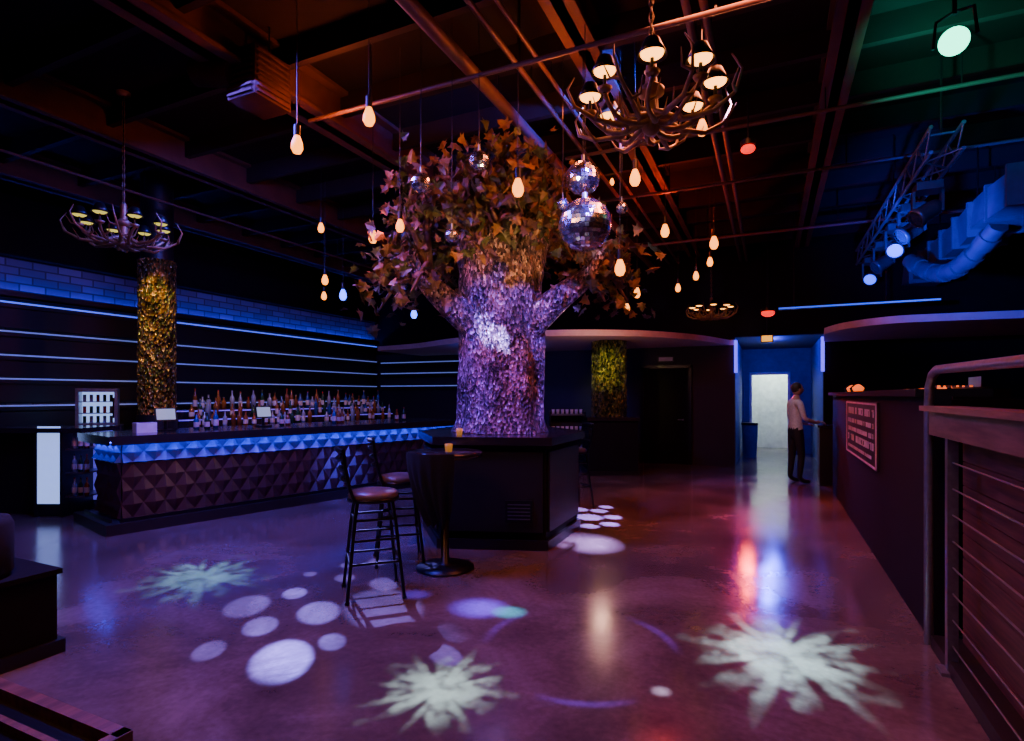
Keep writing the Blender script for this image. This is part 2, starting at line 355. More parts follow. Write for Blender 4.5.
for off, h in ((.03, 1.02), (-.25, 1.16), (-.5, 1.30)):
    s = .25
    while s < L-.1:
        if random.random() < .85:
            p = k0+e*s+nb*(off+random.uniform(-.03, .03)); bottle(B, (p.x, p.y, h+.002), random.uniform(.2, .36), random.uniform(.032, .045), random.choice(GL[:4]+[GL[2], GL[0]]), random.random() < .6)
        s += random.uniform(.09, .16)
B.obj('liquor_bottles')
eb = (bC-bB).normalized(); nbb = Vector((eb.y, -eb.x, 0)); angbar = math.atan2(eb.y, eb.x)
B = MB()
for s in (1.0, 1.12, 1.25, 2.2, 2.3, 3.1, 3.2, 3.28, 4.4, 4.5):
    p = bB+eb*s-nbb*random.uniform(.45, .6); bottle(B, (p.x, p.y, 1.092), random.uniform(.2, .3), .035, random.choice(GL[:4]))
B.obj('bar_bottles')
MON = mat('screen_glow', (.1, .1, .12), .2, emis=(.5, .6, 1), estr=.6)
for s, w in ((.62, .24), (1.9, .22)):
    B = MB(); p = bB+eb*s-nbb*.5; R = Matrix.Rotation(angbar, 3, 'Z') @ Matrix.Rotation(-.25, 3, 'X')
    B.box((p.x, p.y, 1.10), (w*.7, .2, .02), BLACKM, angbar); B.cyl((p.x, p.y, 1.1), (p.x, p.y, 1.25), .02, BLACKM)
    B.box((p.x, p.y, 1.3), (w, .03, .17), BLACKM, mx=R); q = Vector((p.x, p.y, 1.3))+R @ Vector((0, -.018, 0)); B.box(q, (w*.9, .004, .14), MON, mx=R)
    B.obj('pos_terminal')
B = MB(); p = bB+eb*.35-nbb*.38; B.box((p.x, p.y, 1.15), (.22, .16, .12), WHITE, angbar); B.box((p.x, p.y, 1.215), (.12, .03, .01), BLACK, angbar); B.obj('napkin_box')
FRI = mat('fridge_interior', (.3, .4, .8), emis=(.30, .45, 1), estr=1.3)
rf = ANG+.55; Rf = Matrix.Rotation(rf, 3, 'Z')
def LB(B, c, off, size, m): B.box(Vector((c.x, c.y, 0))+Rf @ Vector(off), size, m, rf)
B = MB(); c = W(-6.17, 8.35)
B.box((c.x, c.y, .55), (.6, .55, 1.1), BLACK, rf)
for off, sz, m in (((0, .2, 1.36), (.46, .03, .5), FRI), ((-.23, 0, 1.36), (.04, .42, .52), STEEL), ((.23, 0, 1.36), (.04, .42, .52), STEEL), ((0, 0, 1.12), (.5, .42, .04), STEEL), ((0, 0, 1.62), (.5, .42, .05), STEEL),
                   ((0, 0, 1.28), (.42, .34, .01), STEEL), ((0, 0, 1.45), (.42, .34, .01), STEEL), ((.2, -.22, 1.36), (.02, .02, .3), BLACKM)):
    LB(B, c, off, sz, m)
for zz in (1.14, 1.285, 1.455):
    for i in range(5):
        p = Vector((c.x, c.y, 0))+Rf @ Vector((-.16+i*.08, -.02, zz)); B.cyl(p, p+Vector((0, 0, .10)), .022, random.choice([GL[0], GL[5], GL[1]]), n=8)
B.obj('glass_door_fridge')
rf = ANG; Rf = Matrix.Rotation(ANG, 3, 'Z')
B = MB(); c = W(-5.44, 7.42)
LB(B, c, (-.95, 0, 1.1), (1.9, .7, .06), BARTOP); LB(B, c, (-1.15, .1, .54), (1.4, .4, 1.06), BLACK)
LB(B, c, (-.44, -.31, .66), (.28, .02, .98), FRI); LB(B, c, (-.605, -.05, .54), (.04, .54, 1.06), BLACK); LB(B, c, (-.28, -.05, .54), (.03, .54, 1.06), BLACK); LB(B, c, (-.44, -.02, .54), (.30, .5, 1.06), BLACK)
for zz in (.25, .55, .85):
    LB(B, c, (-.14, -.02, zz), (.25, .5, .02), STEEL)
    for i in range(3):
        p = Vector((c.x, c.y, 0))+Rf @ Vector((-.2+i*.08, -.2, zz+.011)); bottle(B, p, .22, .028, GL[i])
LB(B, c, (-.14, .22, .6), (.25, .02, .95), LEDS)
B.obj('bottle_cooler_station')

# ------------------------------------------------------------------ sequin columns
def column(c, r, z0, z1, m):
    B = MB(); n = 48; k = int((z1-z0)/.05)
    vs = []
    for i in range(k+1):
        z = z0+(z1-z0)*i/k
        for j in range(n):
            a = 2*math.pi*j/n; rr = r*(1+random.uniform(-.06, .06)); vs.append((c.x+rr*math.cos(a), c.y+rr*math.sin(a), z))
    B.add(vs, [(i*n+j, i*n+(j+1) % n, (i+1)*n+(j+1) % n, (i+1)*n+j) for i in range(k) for j in range(n)], m)
    return B
c1 = W(-5.45, 8.6)
B = column(c1, .25, 1.2, 3.6, GOLDM); B.cyl((c1.x, c1.y, 0), (c1.x, c1.y, 1.25), .27, BLACK, n=32); B.cyl((c1.x, c1.y, 3.55), (c1.x, c1.y, CZ), .22, BLACK, n=32)
B.obj('sequin_column')
c2 = W(1.95, 11.25)
B = column(c2, .34, 1.1, 2.625, GREENG)
hexa = [(c2.x+.72*math.cos(ANG+math.pi/4+i*math.pi/2), c2.y+.72*math.sin(ANG+math.pi/4+i*math.pi/2)) for i in range(4)]
hexb = [(c2.x+.67*math.cos(ANG+math.pi/4+i*math.pi/2), c2.y+.67*math.sin(ANG+math.pi/4+i*math.pi/2)) for i in range(4)]
B.prism(hexb, 0, 1.05, BLACKF); B.prism(hexa, 1.05, 1.12, BARTOP); B.prism(hexa, 0, .08, BLACK)
B.obj('sequin_column')
B = MB(); c = W(1.2, 12.2)
for zz in (.35, .75, 1.12): LB(B, c, (0, 0, zz), (.75, .35, .03), STEELD)
for dx in (-.37, .37): LB(B, c, (dx, 0, .6), (.03, .35, 1.2), BLACKM)
LB(B, c, (0, .19, .75), (.75, .02, .9), SLATE)
for zz in (.367, .767, 1.137):
    for i in range(7):
        p = Vector((c.x, c.y, 0))+Rf @ Vector((-.3+i*.1, 0, zz)); B.lathe(p, [(.001, 0), (.028, 0), (.036, .1), (.034, .1), (.026, .01)], WHITE, 10)
B.obj('glassware_rack')

# ------------------------------------------------------------------ tree
TC = W(-.12, 6.45)
plan = [W(-.76, 5.66), W(.36, 5.55), W(.80, 6.55), W(.45, 7.45), W(-.75, 7.5), W(-1.05, 6.6)]
B = MB()
B.prism(inset(plan, -.03), 0, 1.05, BLACKF); B.prism(inset(plan, .05), 1.05, 1.13, BARTOP); B.prism(inset(plan, .0), 0, .1, BLACK)
def facepanel(B, p, q, s0, s1, z0, z1, m, out=.0, th=.02):
    t = (q-p); a = p+t*s0; b_ = p+t*s1; mid = (a+b_)/2; ee = t.normalized(); nn = Vector((ee.y, -ee.x, 0)); mid = mid+nn*out
    B.box((mid.x, mid.y, (z0+z1)/2), ((b_-a).length, th, z1-z0), m, math.atan2(ee.y, ee.x))
for i in range(6):
    p, q = plan[i], plan[(i+1) % 6]
    facepanel(B, p, q, .05, .95, .18, .98, BLACK, -.015, .02)
facepanel(B, plan[0], plan[1], .62, .86, .28, .50, BLACKM, .0, .03)
for k in range(5): facepanel(B, plan[0], plan[1], .64, .84, .31+k*.036, .32+k*.036, STEELD, .018, .006)
B.obj('tree_planter_counter')
B = MB()
n = 96; k = 80; vs = []
for i in range(k+1):
    z = 1.135+(3.45-1.135)*i/k; t = i/k
    R0 = .49-.03*math.sin(math.pi*t)+(.05*(1-t/.06) if t < .06 else 0)+(.08*((t-.75)/.25)**2 if t > .75 else 0)
    for j in range(n):
        a = 2*math.pi*j/n
        rr = R0+.035*noise.noise(Vector((2.5*math.cos(a), 2.5*math.sin(a), z*1.2)))+.02*math.sin(a*9+2*noise.noise(Vector((a, z*2, 0))))+.018*noise.noise(Vector((9*math.cos(a), 9*math.sin(a), z*9)))
        vs.append((TC.x+rr*math.cos(a), TC.y+rr*math.sin(a), z))
B.add(vs, [(i*n+j, i*n+(j+1) % n, (i+1)*n+(j+1) % n, (i+1)*n+j) for i in range(k) for j in range(n)], TRUNKM, True)
B.add(vs[-n:], [tuple(range(n))], TRUNKM)
V = W
def limb(pts, r0, r1, m=BRANCHM):
    P = [Vector(p) for p in pts]; out = []
    for i in range(len(P)-1):
        p0 = P[max(i-1, 0)]; p1 = P[i]; p2 = P[i+1]; p3 = P[min(i+2, len(P)-1)]
        for kk in range(6):
            t = kk/6; out.append(.5*((2*p1)+(p2-p0)*t+(2*p0-5*p1+4*p2-p3)*t*t+(3*p1-p0-3*p2+p3)*t**3))
    out.append(P[-1]); B.tube(out, r0, m, 12, r1); return out
limb([V(-.3, 6.3, 2.25), V(-.62, 6.2, 2.5), V(-.92, 6.1, 2.78), V(-1.1, 6.0, 3.1)], .21, .07, TRUNKM)
limb([V(.15, 6.3, 2.3), V(.5, 6.15, 2.6), V(.82, 6.1, 2.85), V(.95, 6.0, 3.1)], .19, .06, TRUNKM)
ends = []
random.seed(11)
NB = 34
for i in range(NB):
    a = 2*math.pi*i/NB+random.uniform(-.1, .1)
    rad = random.uniform(.6, 1.3); zt = random.choice([3.1, 3.4, 3.7, 3.95])+random.uniform(-.15, .15)
    off = Vector((math.cos(a), math.sin(a), 0)); cx = off.dot(Vector((CA, SA, 0)))
    if cx > .3 and zt > 3.3: rad *= .6
    if rad > 1.0 and zt > 3.7: zt -= .4
    st = Vector((TC.x+.3*math.cos(a), TC.y+.3*math.sin(a), 3.2+random.uniform(-.1, .2)))
    en = Vector((TC.x+rad*math.cos(a), TC.y+rad*math.sin(a), zt))
    md = (st+en)/2+Vector((0, 0, .22))
    ends.append(limb([st, md, en], .05, .012))
for (X, d, z) in ((-1.45, 6.1, 2.75), (-1.3, 5.9, 3.05), (-1.5, 6.3, 2.5), (1.2, 6.0, 2.75), (1.3, 6.2, 2.95), (1.0, 6.0, 2.55), (-1.25, 6.2, 2.9), (-1.15, 6.0, 3.4), (1.3, 6.3, 2.6), (-1.05, 5.8, 2.6), (-1.1, 5.8, 3.5)):
    s = 1 if X > 0 else -1
    ends.append(limb([V(s*.9, 6.1, 2.9), V(X*.85, d, z+.3), V(X, d, z)], .045, .01))
for (X, d, z) in ((-.75, 5.5, 3.55), (-.3, 5.4, 3.6), (.2, 5.5, 3.65), (.45, 5.6, 3.4), (-.5, 5.5, 3.85), (0, 5.6, 4.0), (.3, 5.8, 4.0), (-.95, 5.7, 3.7), (-.6, 5.6, 3.3), (-.2, 5.6, 4.05), (.1, 5.5, 3.35), (-.2, 5.4, 3.35)):
    ends.append(limb([V(X*.3-.1, 6.1, 3.3), V(X*.7, 5.8, z-.05), V(X, d, z)], .05, .01))
lobes = [(0, 0), (.22, .1), (.5, .05), (.32, .32), (.55, .5), (.26, .52), (.2, .75), (0, 1.0), (-.2, .75), (-.26, .52), (-.55, .5), (-.32, .32), (-.5, .05), (-.22, .1)]
def leaf(p, size, m):
    q = Quaternion((random.gauss(0, 1), random.gauss(0, 1), random.gauss(0, 1), random.gauss(0, 1))).normalized()
    pts = [Vector((x, y, -.35*abs(x)-.15*y*y))*size for x, y in lobes]
    pts = [p+q @ v for v in pts]
    cidx = len(pts); pts.append(p+q @ (Vector((0, .45, .03))*size))
    B.add(pts, [(i, (i+1) % 14, cidx) for i in range(14)], m, False)
for path in ends:
    for _ in range(44):
        t = random.uniform(.35, 1.0); p = path[int(t*(len(path)-1))]
        sp = .08+.11*t
        p = p+Vector((random.gauss(0, sp), random.gauss(0, sp), random.gauss(0, sp*.75)-.03))
        p.z = min(p.z, 4.2)
        if (Vector((p.x, p.y))-Vector((TC.x, TC.y))).length < .62 and p.z < 3.35: continue
        leaf(p, random.uniform(.08, .165), random.choices(LEAFS, [4, 5, 3])[0])
B.obj('indoor_tree')

# ------------------------------------------------------------------ disco balls
def disco(px, py, d, rp, n=28):
    r = rp/560*d
    B = MB(); c = W((px-512)/560*d, d, 1.55-(py-395)/560*d); k = n//2
    for i in range(k):
        t0 = math.pi*(i+.06)/k; t1 = math.pi*(i+.94)/k; nn = max(5, int(n*math.sin(math.pi*(i+.5)/k)))
        for j in range(nn):
            a0 = 2*math.pi*(j+.05)/nn; a1 = 2*math.pi*(j+.95)/nn
            f = lambda t, a: c+Vector((math.sin(t)*math.cos(a), math.sin(t)*math.sin(a), math.cos(t)))*r
            P4 = [f(t1, a0), f(t1, a1), f(t0, a1), f(t0, a0)]; ce = sum(P4, Vector())/4
            q = Quaternion(Vector((random.gauss(0, 1), random.gauss(0, 1), random.gauss(0, 1))).normalized(), random.gauss(0, .16))
            B.add([ce+q @ (p-ce) for p in P4], [(0, 1, 2, 3)], MIRROR)
    B.ball(c, r*.97, STEELD, 24); B.cyl(c+Vector((0, 0, r)), c+Vector((0, 0, r+.05)), r*.12, STEEL); B.cyl(c+Vector((0, 0, r)), Vector((c.x, c.y, CZ)), .004, BLACKM, n=6)
    B.obj('mirror_disco_ball')
disco(585, 225, 4.6, 26, 36); disco(583, 178, 4.9, 17, 28); disco(479, 161, 4.8, 10, 20); disco(421, 183, 4.85, 10, 20); disco(622, 208, 5.0, 6, 16); disco(452, 236, 4.9, 7, 16); disco(563, 204, 5.0, 6, 14)

# ------------------------------------------------------------------ pendant bulbs
def pendant(px, py, d, m=BULB, s=1.0):
    X = (px-512)/560*d; z = 1.55-(py-395)/560*d; c = W(X, d, z); B = MB(); s *= 1.15
    B.lathe(c, [(.001, -.055*s), (.022*s, -.048*s), (.036*s, -.02*s), (.034*s, .008*s), (.02*s, .045*s), (.014*s, .06*s)], m, 12)
    B.cyl(c+Vector((0, 0, .055*s)), c+Vector((0, 0, .12*s)), .019*s, BLACK, n=10); B.cyl(c+Vector((0, 0, .12*s)), Vector((c.x, c.y, CZ)), .004, BLACK, n=6)
    B.obj('pendant_bulb')
for p in ((297, 145, 4.7, 1.1), (369, 117, 4.6, 1.1), (373, 237, 6.5, 1.1), (321, 228, 8.0, 1), (518, 188, 4.7, 1.1), (635, 178, 5.2, 1.1), (665, 231, 6.6, 1.1), (714, 243, 7.2, 1.2), (710, 262, 8.5, 1),
          (696, 276, 9, 1), (678, 288, 9.5, 1), (620, 268, 5.2, 1.1), (637, 293, 7.5, 1), (627, 308, 9, 1), (325, 280, 8.5, 1.1), (324, 296, 9.5, 1), (400, 226, 5.4, .9), (702, 128, 4.3, .9), (612, 182, 8.0, .7)):
    pendant(p[0], p[1], p[2], BULB, p[3]*1.1)
pendant(343, 295, 9, BULBB, 1.4); pendant(414, 314, 9, BULBB, 1.2)

# ------------------------------------------------------------------ antler chandeliers
def chandelier(X, d, z, R, glow, n=8, ph=0.2):
    c = W(X, d, z); B = MB(); rl = R*.76
    B.cyl(c+Vector((0, 0, .5*R)), c+Vector((0, 0, -.3*R)), .03, ANTLER, r2=.05); B.ball(c+Vector((0, 0, -.34*R)), .06, ANTLER, 12)
    B.lathe(c+Vector((0, 0, .1*R)), [(.03, -.05), (.08, -.02), (.08, .01), (.03, .05)], ANTLER, 16)
    B.cyl(c+Vector((0, 0, .5*R)), Vector((c.x, c.y, CZ)), .008, BLACKM, n=6)
    for i in range(int((CZ-z-.5*R)/.05)):
        zz = z+.52*R+i*.05; q = Vector((c.x, c.y, zz)); o = Vector((.015, 0, 0)) if i % 2 else Vector((0, .015, 0))
        B.tube([q-o, q-o*.7+Vector((0, 0, .03)), q+o*.7+Vector((0, 0, .03)), q+o, q+o*.7-Vector((0, 0, .03)), q-o*.7-Vector((0, 0, .03)), q-o], .004, ANTLER, 5)
    B.lathe((c.x, c.y, CZ-.05), [(.07, .05), (.07, .02), (.02, 0)], ANTLER, 16)
    for i in range(n):
        a = ph+2*math.pi*i/n
        u = Vector((math.cos(a), math.sin(a), 0)); s_ = Vector((-u.y, u.x, 0)); path = []
        for kk in range(9):
            t = kk/8; path.append(c+u*(rl*t)+Vector((0, 0, -.26*R-.16*R*math.sin(math.pi*t)+.12*R*t*t))+s_*(.05*R*math.sin(2*math.pi*t)))
        B.tube(path, .020, ANTLER, 8, .013)
        for tt, sg in ((3, 1), (5, -1), (6, 1)):
            p = path[tt]; B.tube([p, p+s_*sg*.10*R+Vector((0, 0, .04*R)), p+s_*sg*.15*R+u*.06*R+Vector((0, 0, .22*R))], .013, ANTLER, 6, .002)
        e_ = path[-1]
        B.lathe(e_, [(.012, 0), (.035, .01), (.045, .03), (.02, .02)], ANTLER, 12)
        top = e_+Vector((0, 0, .21)); B.cyl(e_, top, .011, BLACKM)
        B.lathe(top, [(.015, .01), (.04, 0), (.062, -.05), (.085, -.095), (.083, -.095), (.058, -.05), (.035, -.01)], BLACKM, 18)
        B.ball(top+Vector((0, 0, -.078)), .066, glow, 16, (1, 1, .45))
        a2 = a+math.pi/n; u2 = Vector((math.cos(a2), math.sin(a2), 0)); s2 = Vector((-u2.y, u2.x, 0))
        P = [c+u2*(.08*R)+Vector((0, 0, -.2*R)), c+u2*(.4*R)+Vector((0, 0, -.36*R)), c+u2*(.75*R)+s2*.06*R+Vector((0, 0, -.34*R)), c+u2*(1.0*R)+s2*.04*R+Vector((0, 0, -.2*R)), c+u2*(1.08*R)+Vector((0, 0, .02*R)), c+u2*(.98*R)-s2*.04*R+Vector((0, 0, .2*R))]
        B.tube(P, .022, ANTLER, 8, .004)
        for j, sg in ((2, 1), (3, -1), (1, -1)):
            p = P[j]; B.tube([p, p+s2*sg*.12*R+Vector((0, 0, .03*R)), p+s2*sg*.17*R+u2*.08*R+Vector((0, 0, .18*R))], .013, ANTLER, 6, .002)
    return B.obj('antler_chandelier')
chandelier(.87, 3.5, 3.40, .50, SHADEIN)
chandelier(-4.3, 6.2, 3.40, .52, SHADEDIM, ph=.5)
chandelier(4.2, 11.8, 3.35, .5, SHADEIN)

# ------------------------------------------------------------------ cocktail table
tc = W(-.60, 5.02)
B = MB()
B.lathe((tc.x, tc.y, 0), [(.001, 0), (.26, 0), (.26, .015), (.1, .035), (.035, .05), (.035, 1.0)], BLACKM, 32)
B.lathe((tc.x, tc.y, 0), [(.001, 1.0), (.33, 1.0), (.335, 1.02), (.33, 1.045), (.001, 1.045)], BARTOP, 40)
n = 40; rows = 12; vs = []
for i in range(rows+1):
    t = i/rows
    for j in range(n+1):
        a = math.radians(150+140*(j/n))+ANG; fold = .025*math.sin(j*1.3)*t
        rr = .342-.20*t*t+fold
        vs.append((tc.x+rr*math.cos(a), tc.y+rr*math.sin(a), 1.05-.62*t+.05*math.sin(j*.7)*t))
B.add(vs, [(i*(n+1)+j, i*(n+1)+j+1, (i+1)*(n+1)+j+1, (i+1)*(n+1)+j) for i in range(rows) for j in range(n)], CLOTH, True)
B.obj('cocktail_table')
AMB = mat('amber_glass', (.5, .25, .05), .1, emis=(1, .4, .06), estr=.3)
def candle(c):
    B = MB(); B.lathe(c, [(.001, 0), (.03, 0), (.036, .07), (.033, .07), (.028, .008), (.001, .008)], AMB, 16)
    B.cyl(Vector(c)+Vector((0, 0, .008)), Vector(c)+Vector((0, 0, .04)), .024, WHITE); B.ball(Vector(c)+Vector((0, 0, .055)), .008, BULB, 8, (1, 1, 1.6)); B.obj('votive_candle')
candle((tc.x+.05, tc.y-.02, 1.046))
p = W(-.55, 5.85); candle((p.x, p.y, 1.131))

# ------------------------------------------------------------------ bar stools
SEATM = mat('stool_seat_vinyl', (.16, .12, .10), .3)
def stool(X, d, face):
    c = W(X, d); R = Matrix.Rotation(face+ANG, 3, 'Z'); B = MB()
    T = lambda x, y, z: c+R @ Vector((x, y, z))
    legs = [(-1, -1), (1, -1), (1, 1), (-1, 1)]
    for sx, sy in legs:
        B.tube([T(.13*sx, .13*sy, .74), T(.15*sx, .15*sy, .6), T(.21*sx, .21*sy, .01)], .013, BLACKM, 8); B.cyl(T(.21*sx, .21*sy, 0), T(.21*sx, .21*sy, .02), .018, BLACKM)
    for z, w in ((.28, .187), (.45, .168), (.6, .15)):
        for i in range(4):
            a, b_ = legs[i], legs[(i+1) % 4]
            if z == .45 and i % 2: continue
            B.cyl(T(w*a[0], w*a[1], z), T(w*b_[0], w*b_[1], z), .010, BLACKM, n=8)
    B.lathe(T(0, 0, 0), [(.001, .735), (.17, .735), (.185, .75), (.195, .775), (.18, .80), (.12, .812), (.001, .815)], SEATM, 28)
    B.lathe(T(0, 0, 0), [(.18, .725), (.198, .73), (.198, .755), (.18, .757)], BLACKM, 28)
    for sy in (-1, 1):
        B.tube([T(-.15, .13*sy, .73), T(-.19, .15*sy, .85), T(-.22, .16*sy, 1.0), T(-.235, .16*sy, 1.14)], .013, BLACKM, 8)
    for z, x in ((.9, -.20), (.98, -.215), (1.06, -.228), (1.13, -.234)):
        B.tube([T(x, -.16, z), T(x-.035, -.08, z+.005), T(x-.045, 0, z+.008), T(x-.035, .08, z+.005), T(x, .16, z)], .012 if z < 1.1 else .017, BLACKM, 8)
    B.obj('bar_stool')
stool(-1.09, 4.4, math.radians(20)); stool(-1.06, 5.25, math.radians(15)); stool(.86, 7.9, math.radians(200))

# ------------------------------------------------------------------ right partition, rail, sign
abox('partition_wall', .92, 1.04, 4.35, 10.3, 0, 1.54, BLACKF)
abox('partition_ledge', .86, 1.26, 4.4, 10.35, 1.54, 1.59, BLACKF)
B = MB()
path = [(.90, 4.25, 0), (.90, 4.25, 1.50), (.90, 4.23, 1.60), (.90, 4.16, 1.67), (.90, 4.05, 1.70), (.90, 1.2, 1.66), ]
for p, q in zip(path[:-1], path[1:]):
    p = Vector(p); q = Vector(q)
    B.cyl(p, q, .026, STEEL, n=10); B.ball(q, .026, STEEL, 10)
B.cyl((.90, 1.2, 0), (.90, 1.2, 1.66), .028, STEEL)
for bq in (3.85, 1.9):
    B.box((.92, bq, .66), (.05, .05, 1.32), STEEL); B.box((.92, bq, .01), (.12, .12, .02), STEEL)
for i in range(8):
    z = .16+i*.145; B.cyl((.92, 3.87, z), (.92, 1.22, z), .005, STEEL, n=6)
B.box((.93, 2.65, 1.385), (.10, 3.0, .15), WOODT); B.box((.93, 2.65, 1.47), (.2, 3.0, .03), WOODT)
for i in range(9):
    B.box((1.06, 2.65, .09+i*.142), (.03, 3.0, .136), WOODR)
B.box((1.0, 2.65, .04), (.2, 3.1, .08), BLACK)
B.obj('cable_railing')
INK = mat('poster_print', (.012, .008, .012), .5, c2=(.04, .015, .02)); PAP = mat('poster_white_ink', (.7, .55, .58), .6)
B = MB(); B.box((.908, 7.2, 1.16), (.02, 2.2, .64), INK)
for zz in (.86, 1.46): B.box((.895, 7.2, zz), (.01, 2.16, .018), PAP)
for bb in (6.12, 8.28): B.box((.895, bb, 1.16), (.01, .025, .6), PAP)
random.seed(5)
for row, (zz, h, w) in enumerate(((1.37, .09, .10), (1.25, .06, .06), (1.15, .06, .05), (1.05, .09, .12), (.94, .04, .05))):
    y = 6.3
    while y < 8.1:
        ww = w*random.uniform(.5, 1)
        if random.random() < .82:
            B.box((.895, y, zz+h*.3), (.008, ww*.8, h*.18), PAP); B.box((.895, y-ww*.35, zz), (.008, ww*.2, h*.8), PAP)
            if random.random() < .6: B.box((.895, y+ww*.3, zz), (.008, ww*.2, h*.8), PAP)
            if random.random() < .5: B.box((.895, y, zz-h*.35), (.008, ww*.7, h*.15), PAP)
        y += w*1.15
B.obj('poster_banner')
OR = mat('amber_panel_glow', (.8, .3, .05), emis=(1, .14, .012), estr=1.6)
B = MB(); B.box((1.85, 7.4, .72), (.8, 2.6, 1.44), BLACK); B.box((1.8, 7.4, 1.48), (1.0, 2.8, .06), BLACKM)
B.obj('dj_desk')
B = MB()
for bb in (6.6, 8.1):
    B.box((1.75, bb, 1.56), (.42, .4, .09), BLACKM); B.cyl((1.73, bb, 1.61), (1.73, bb, 1.625), .15, STEELD, n=28)
B.box((1.75, 7.35, 1.57), (.42, .55, .11), BLACKM)
for i in range(6):
    for j in range(4): B.cyl((1.6+j*.09, 7.15+i*.08, 1.625), (1.6+j*.09, 7.15+i*.08, 1.65), .014, OR if (i+j) % 3 == 0 else STEELD, n=8)
for bb in (6.6, 7.35, 8.1):
    B.box((1.50, bb, 1.60), (.01, .3, .04), OR)
B.box((1.96, 7.35, 1.68), (.02, .4, .12), BLACKM)
B.obj('dj_mixer_deck')
B = MB()
for i in range(4): B.lathe((1.06, 8.6+i*.3, 1.592), [(.001, 0), (.05, 0), (.07, .05), (.03, .09), (.001, .1)], OR if i % 2 == 0 else BLACKM, 14)
B.obj('table_lanterns')
for a, bb in ((4.3, 8.6), (3.6, 4.6)):
    B = MB(); B.box((a, bb, .85), (.8, .8, 1.7), BLACK); B.box((a, bb, 2.15), (.7, .7, .9), BLACK)
    for z, r in ((.45, .3), (1.25, .3), (2.0, .2), (2.42, .1)):
        B.lathe((a-.405 if z < 1.7 else a-.355, bb, z), [(r, 0), (r*.95, .02), (r*.6, -.03), (r*.2, -.06), (.001, -.05)], BLACKM, 24, R=Matrix.Rotation(-math.pi/2, 3, 'Y'))
    B.obj('speaker_stack')

# ------------------------------------------------------------------ lighting truss & duct
B = MB()
tx = 1.45; z0, z1, wd = 3.75, 3.98, .12
for x in (tx-wd, tx+wd):
    for z in (z0, z1): B.cyl((x, 6.2, z), (x, 11.0, z), .018, STEELD, n=8)
for i in range(19):
    bb = 6.2+i*.25; s = i % 2
    for x in (tx-wd, tx+wd): B.cyl((x, bb, z0 if s else z1), (x, bb+.25, z1 if s else z0), .008, STEELD, n=6)
    B.cyl((tx-wd if s else tx+wd, bb, z0), (tx+wd if s else tx-wd, bb+.25, z0), .008, STEELD, n=6)
for bb in (6.4, 8.6, 10.8): B.cyl((tx, bb, z1), (tx, bb, CZ), .01, BLACKM); B.cyl((tx-wd, bb, z1), (tx+wd, bb, z1), .012, STEELD, n=6)
B.obj('lighting_truss')
HEADM = mat('fixture_body', (.05, .055, .07), .3, .5)
def movinghead(c, aim, lensmat, s=.8):
    B = MB(); c = Vector(c); q = (Vector(aim)-c).to_track_quat('Z', 'Y').to_matrix()
    B.box(c+Vector((0, 0, .24)), (.22, .22, .08), HEADM)
    for k_ in (-1, 1): B.box(c+Vector((.12*k_, 0, .1)), (.025, .08, .22), HEADM)
    B.cyl(c+Vector((0, 0, .26)), c+Vector((0, 0, .345)), .02, BLACKM)
    B.lathe(c, [(.001, -.16*s), (.09*s, -.15*s), (.11*s, -.05*s), (.11*s, .1*s), (.125*s, .12*s), (.125*s, .17*s), (.105*s, .17*s)], HEADM, 20, R=q)
    B.lathe(c, [(.001, .155*s), (.105*s, .155*s)], lensmat, 20, R=q)
    B.obj('moving_head_light')
TEAL = mat('lens_teal', (.02, .4, .25), emis=(.03, 1, .55), estr=6); BL = mat('lens_blue', (.02, .04, .3), emis=(.012, .05, 1), estr=4); OFF = mat('lens_off', (.02, .03, .06), .1, .2)
for bb, L_, dx, zz in ((6.9, OFF, 0, 3.40), (7.6, OFF, 0, 3.40), (8.4, BL, 0, 3.40), (9.3, OFF, 0, 3.40), (10.3, BL, 0, 3.40)):
    movinghead((tx+dx, bb, zz), (-3, bb-1.5, .5) if L_ is OFF else (0, bb-4, 1), L_)
th = W(3.28, 4.15, 4.17)
B = MB(); q = (Vector((-.5, -.5, 1.5))-th).to_track_quat('Z', 'Y').to_matrix()
B.lathe(th, [(.001, -.2), (.08, -.19), (.1, -.05), (.105, .08)], BLACKM, 20, R=q); B.lathe(th, [(.001, .07), (.095, .07)], TEAL, 20, R=q)
B.tube([th+Vector((-.12, .06, 0)), th+Vector((-.1, .06, .2)), th+Vector((0, .0, .22)), th+Vector((.1, -.06, .2)), th+Vector((.12, -.06, 0))], .012, BLACKM, 6); B.cyl(th+Vector((0, 0, .2)), (th.x, th.y, CZ), .015, BLACKM); B.obj('stage_spotlight')
DUCT = mat('dark_flexible_duct', (.10, .11, .16), .4, .4)
B = MB()
bb = 7.2; k_ = 0
while bb < 11.6:
    R = Matrix.Rotation(.12*math.sin(k_*2.1), 3, 'Y') @ Matrix.Rotation(.08*math.cos(k_*1.7), 3, 'Z')
    B.box((2.45, bb+.3, 3.66+.03*math.sin(k_*1.3)), (.5, .6, .34), DUCT, mx=R); B.box((2.45, bb, 3.66), (.58, .05, .42), DUCT); bb += .62; k_ += 1
fl = []
for i in range(14):
    t = i/13; fl.append(Vector((2.4-.55*t, 8.2+1.6*t, 3.5-.35*math.sin(math.pi*t))))
for i in range(13): B.cyl(fl[i], fl[i+1], .12 if i % 2 else .10, DUCT, n=16)
for i in range(3): B.cyl((2.5, 7.5+i*1.8, 3.8), (2.5, 7.5+i*1.8, CZ), .01, BLACKM)
B.obj('air_duct')
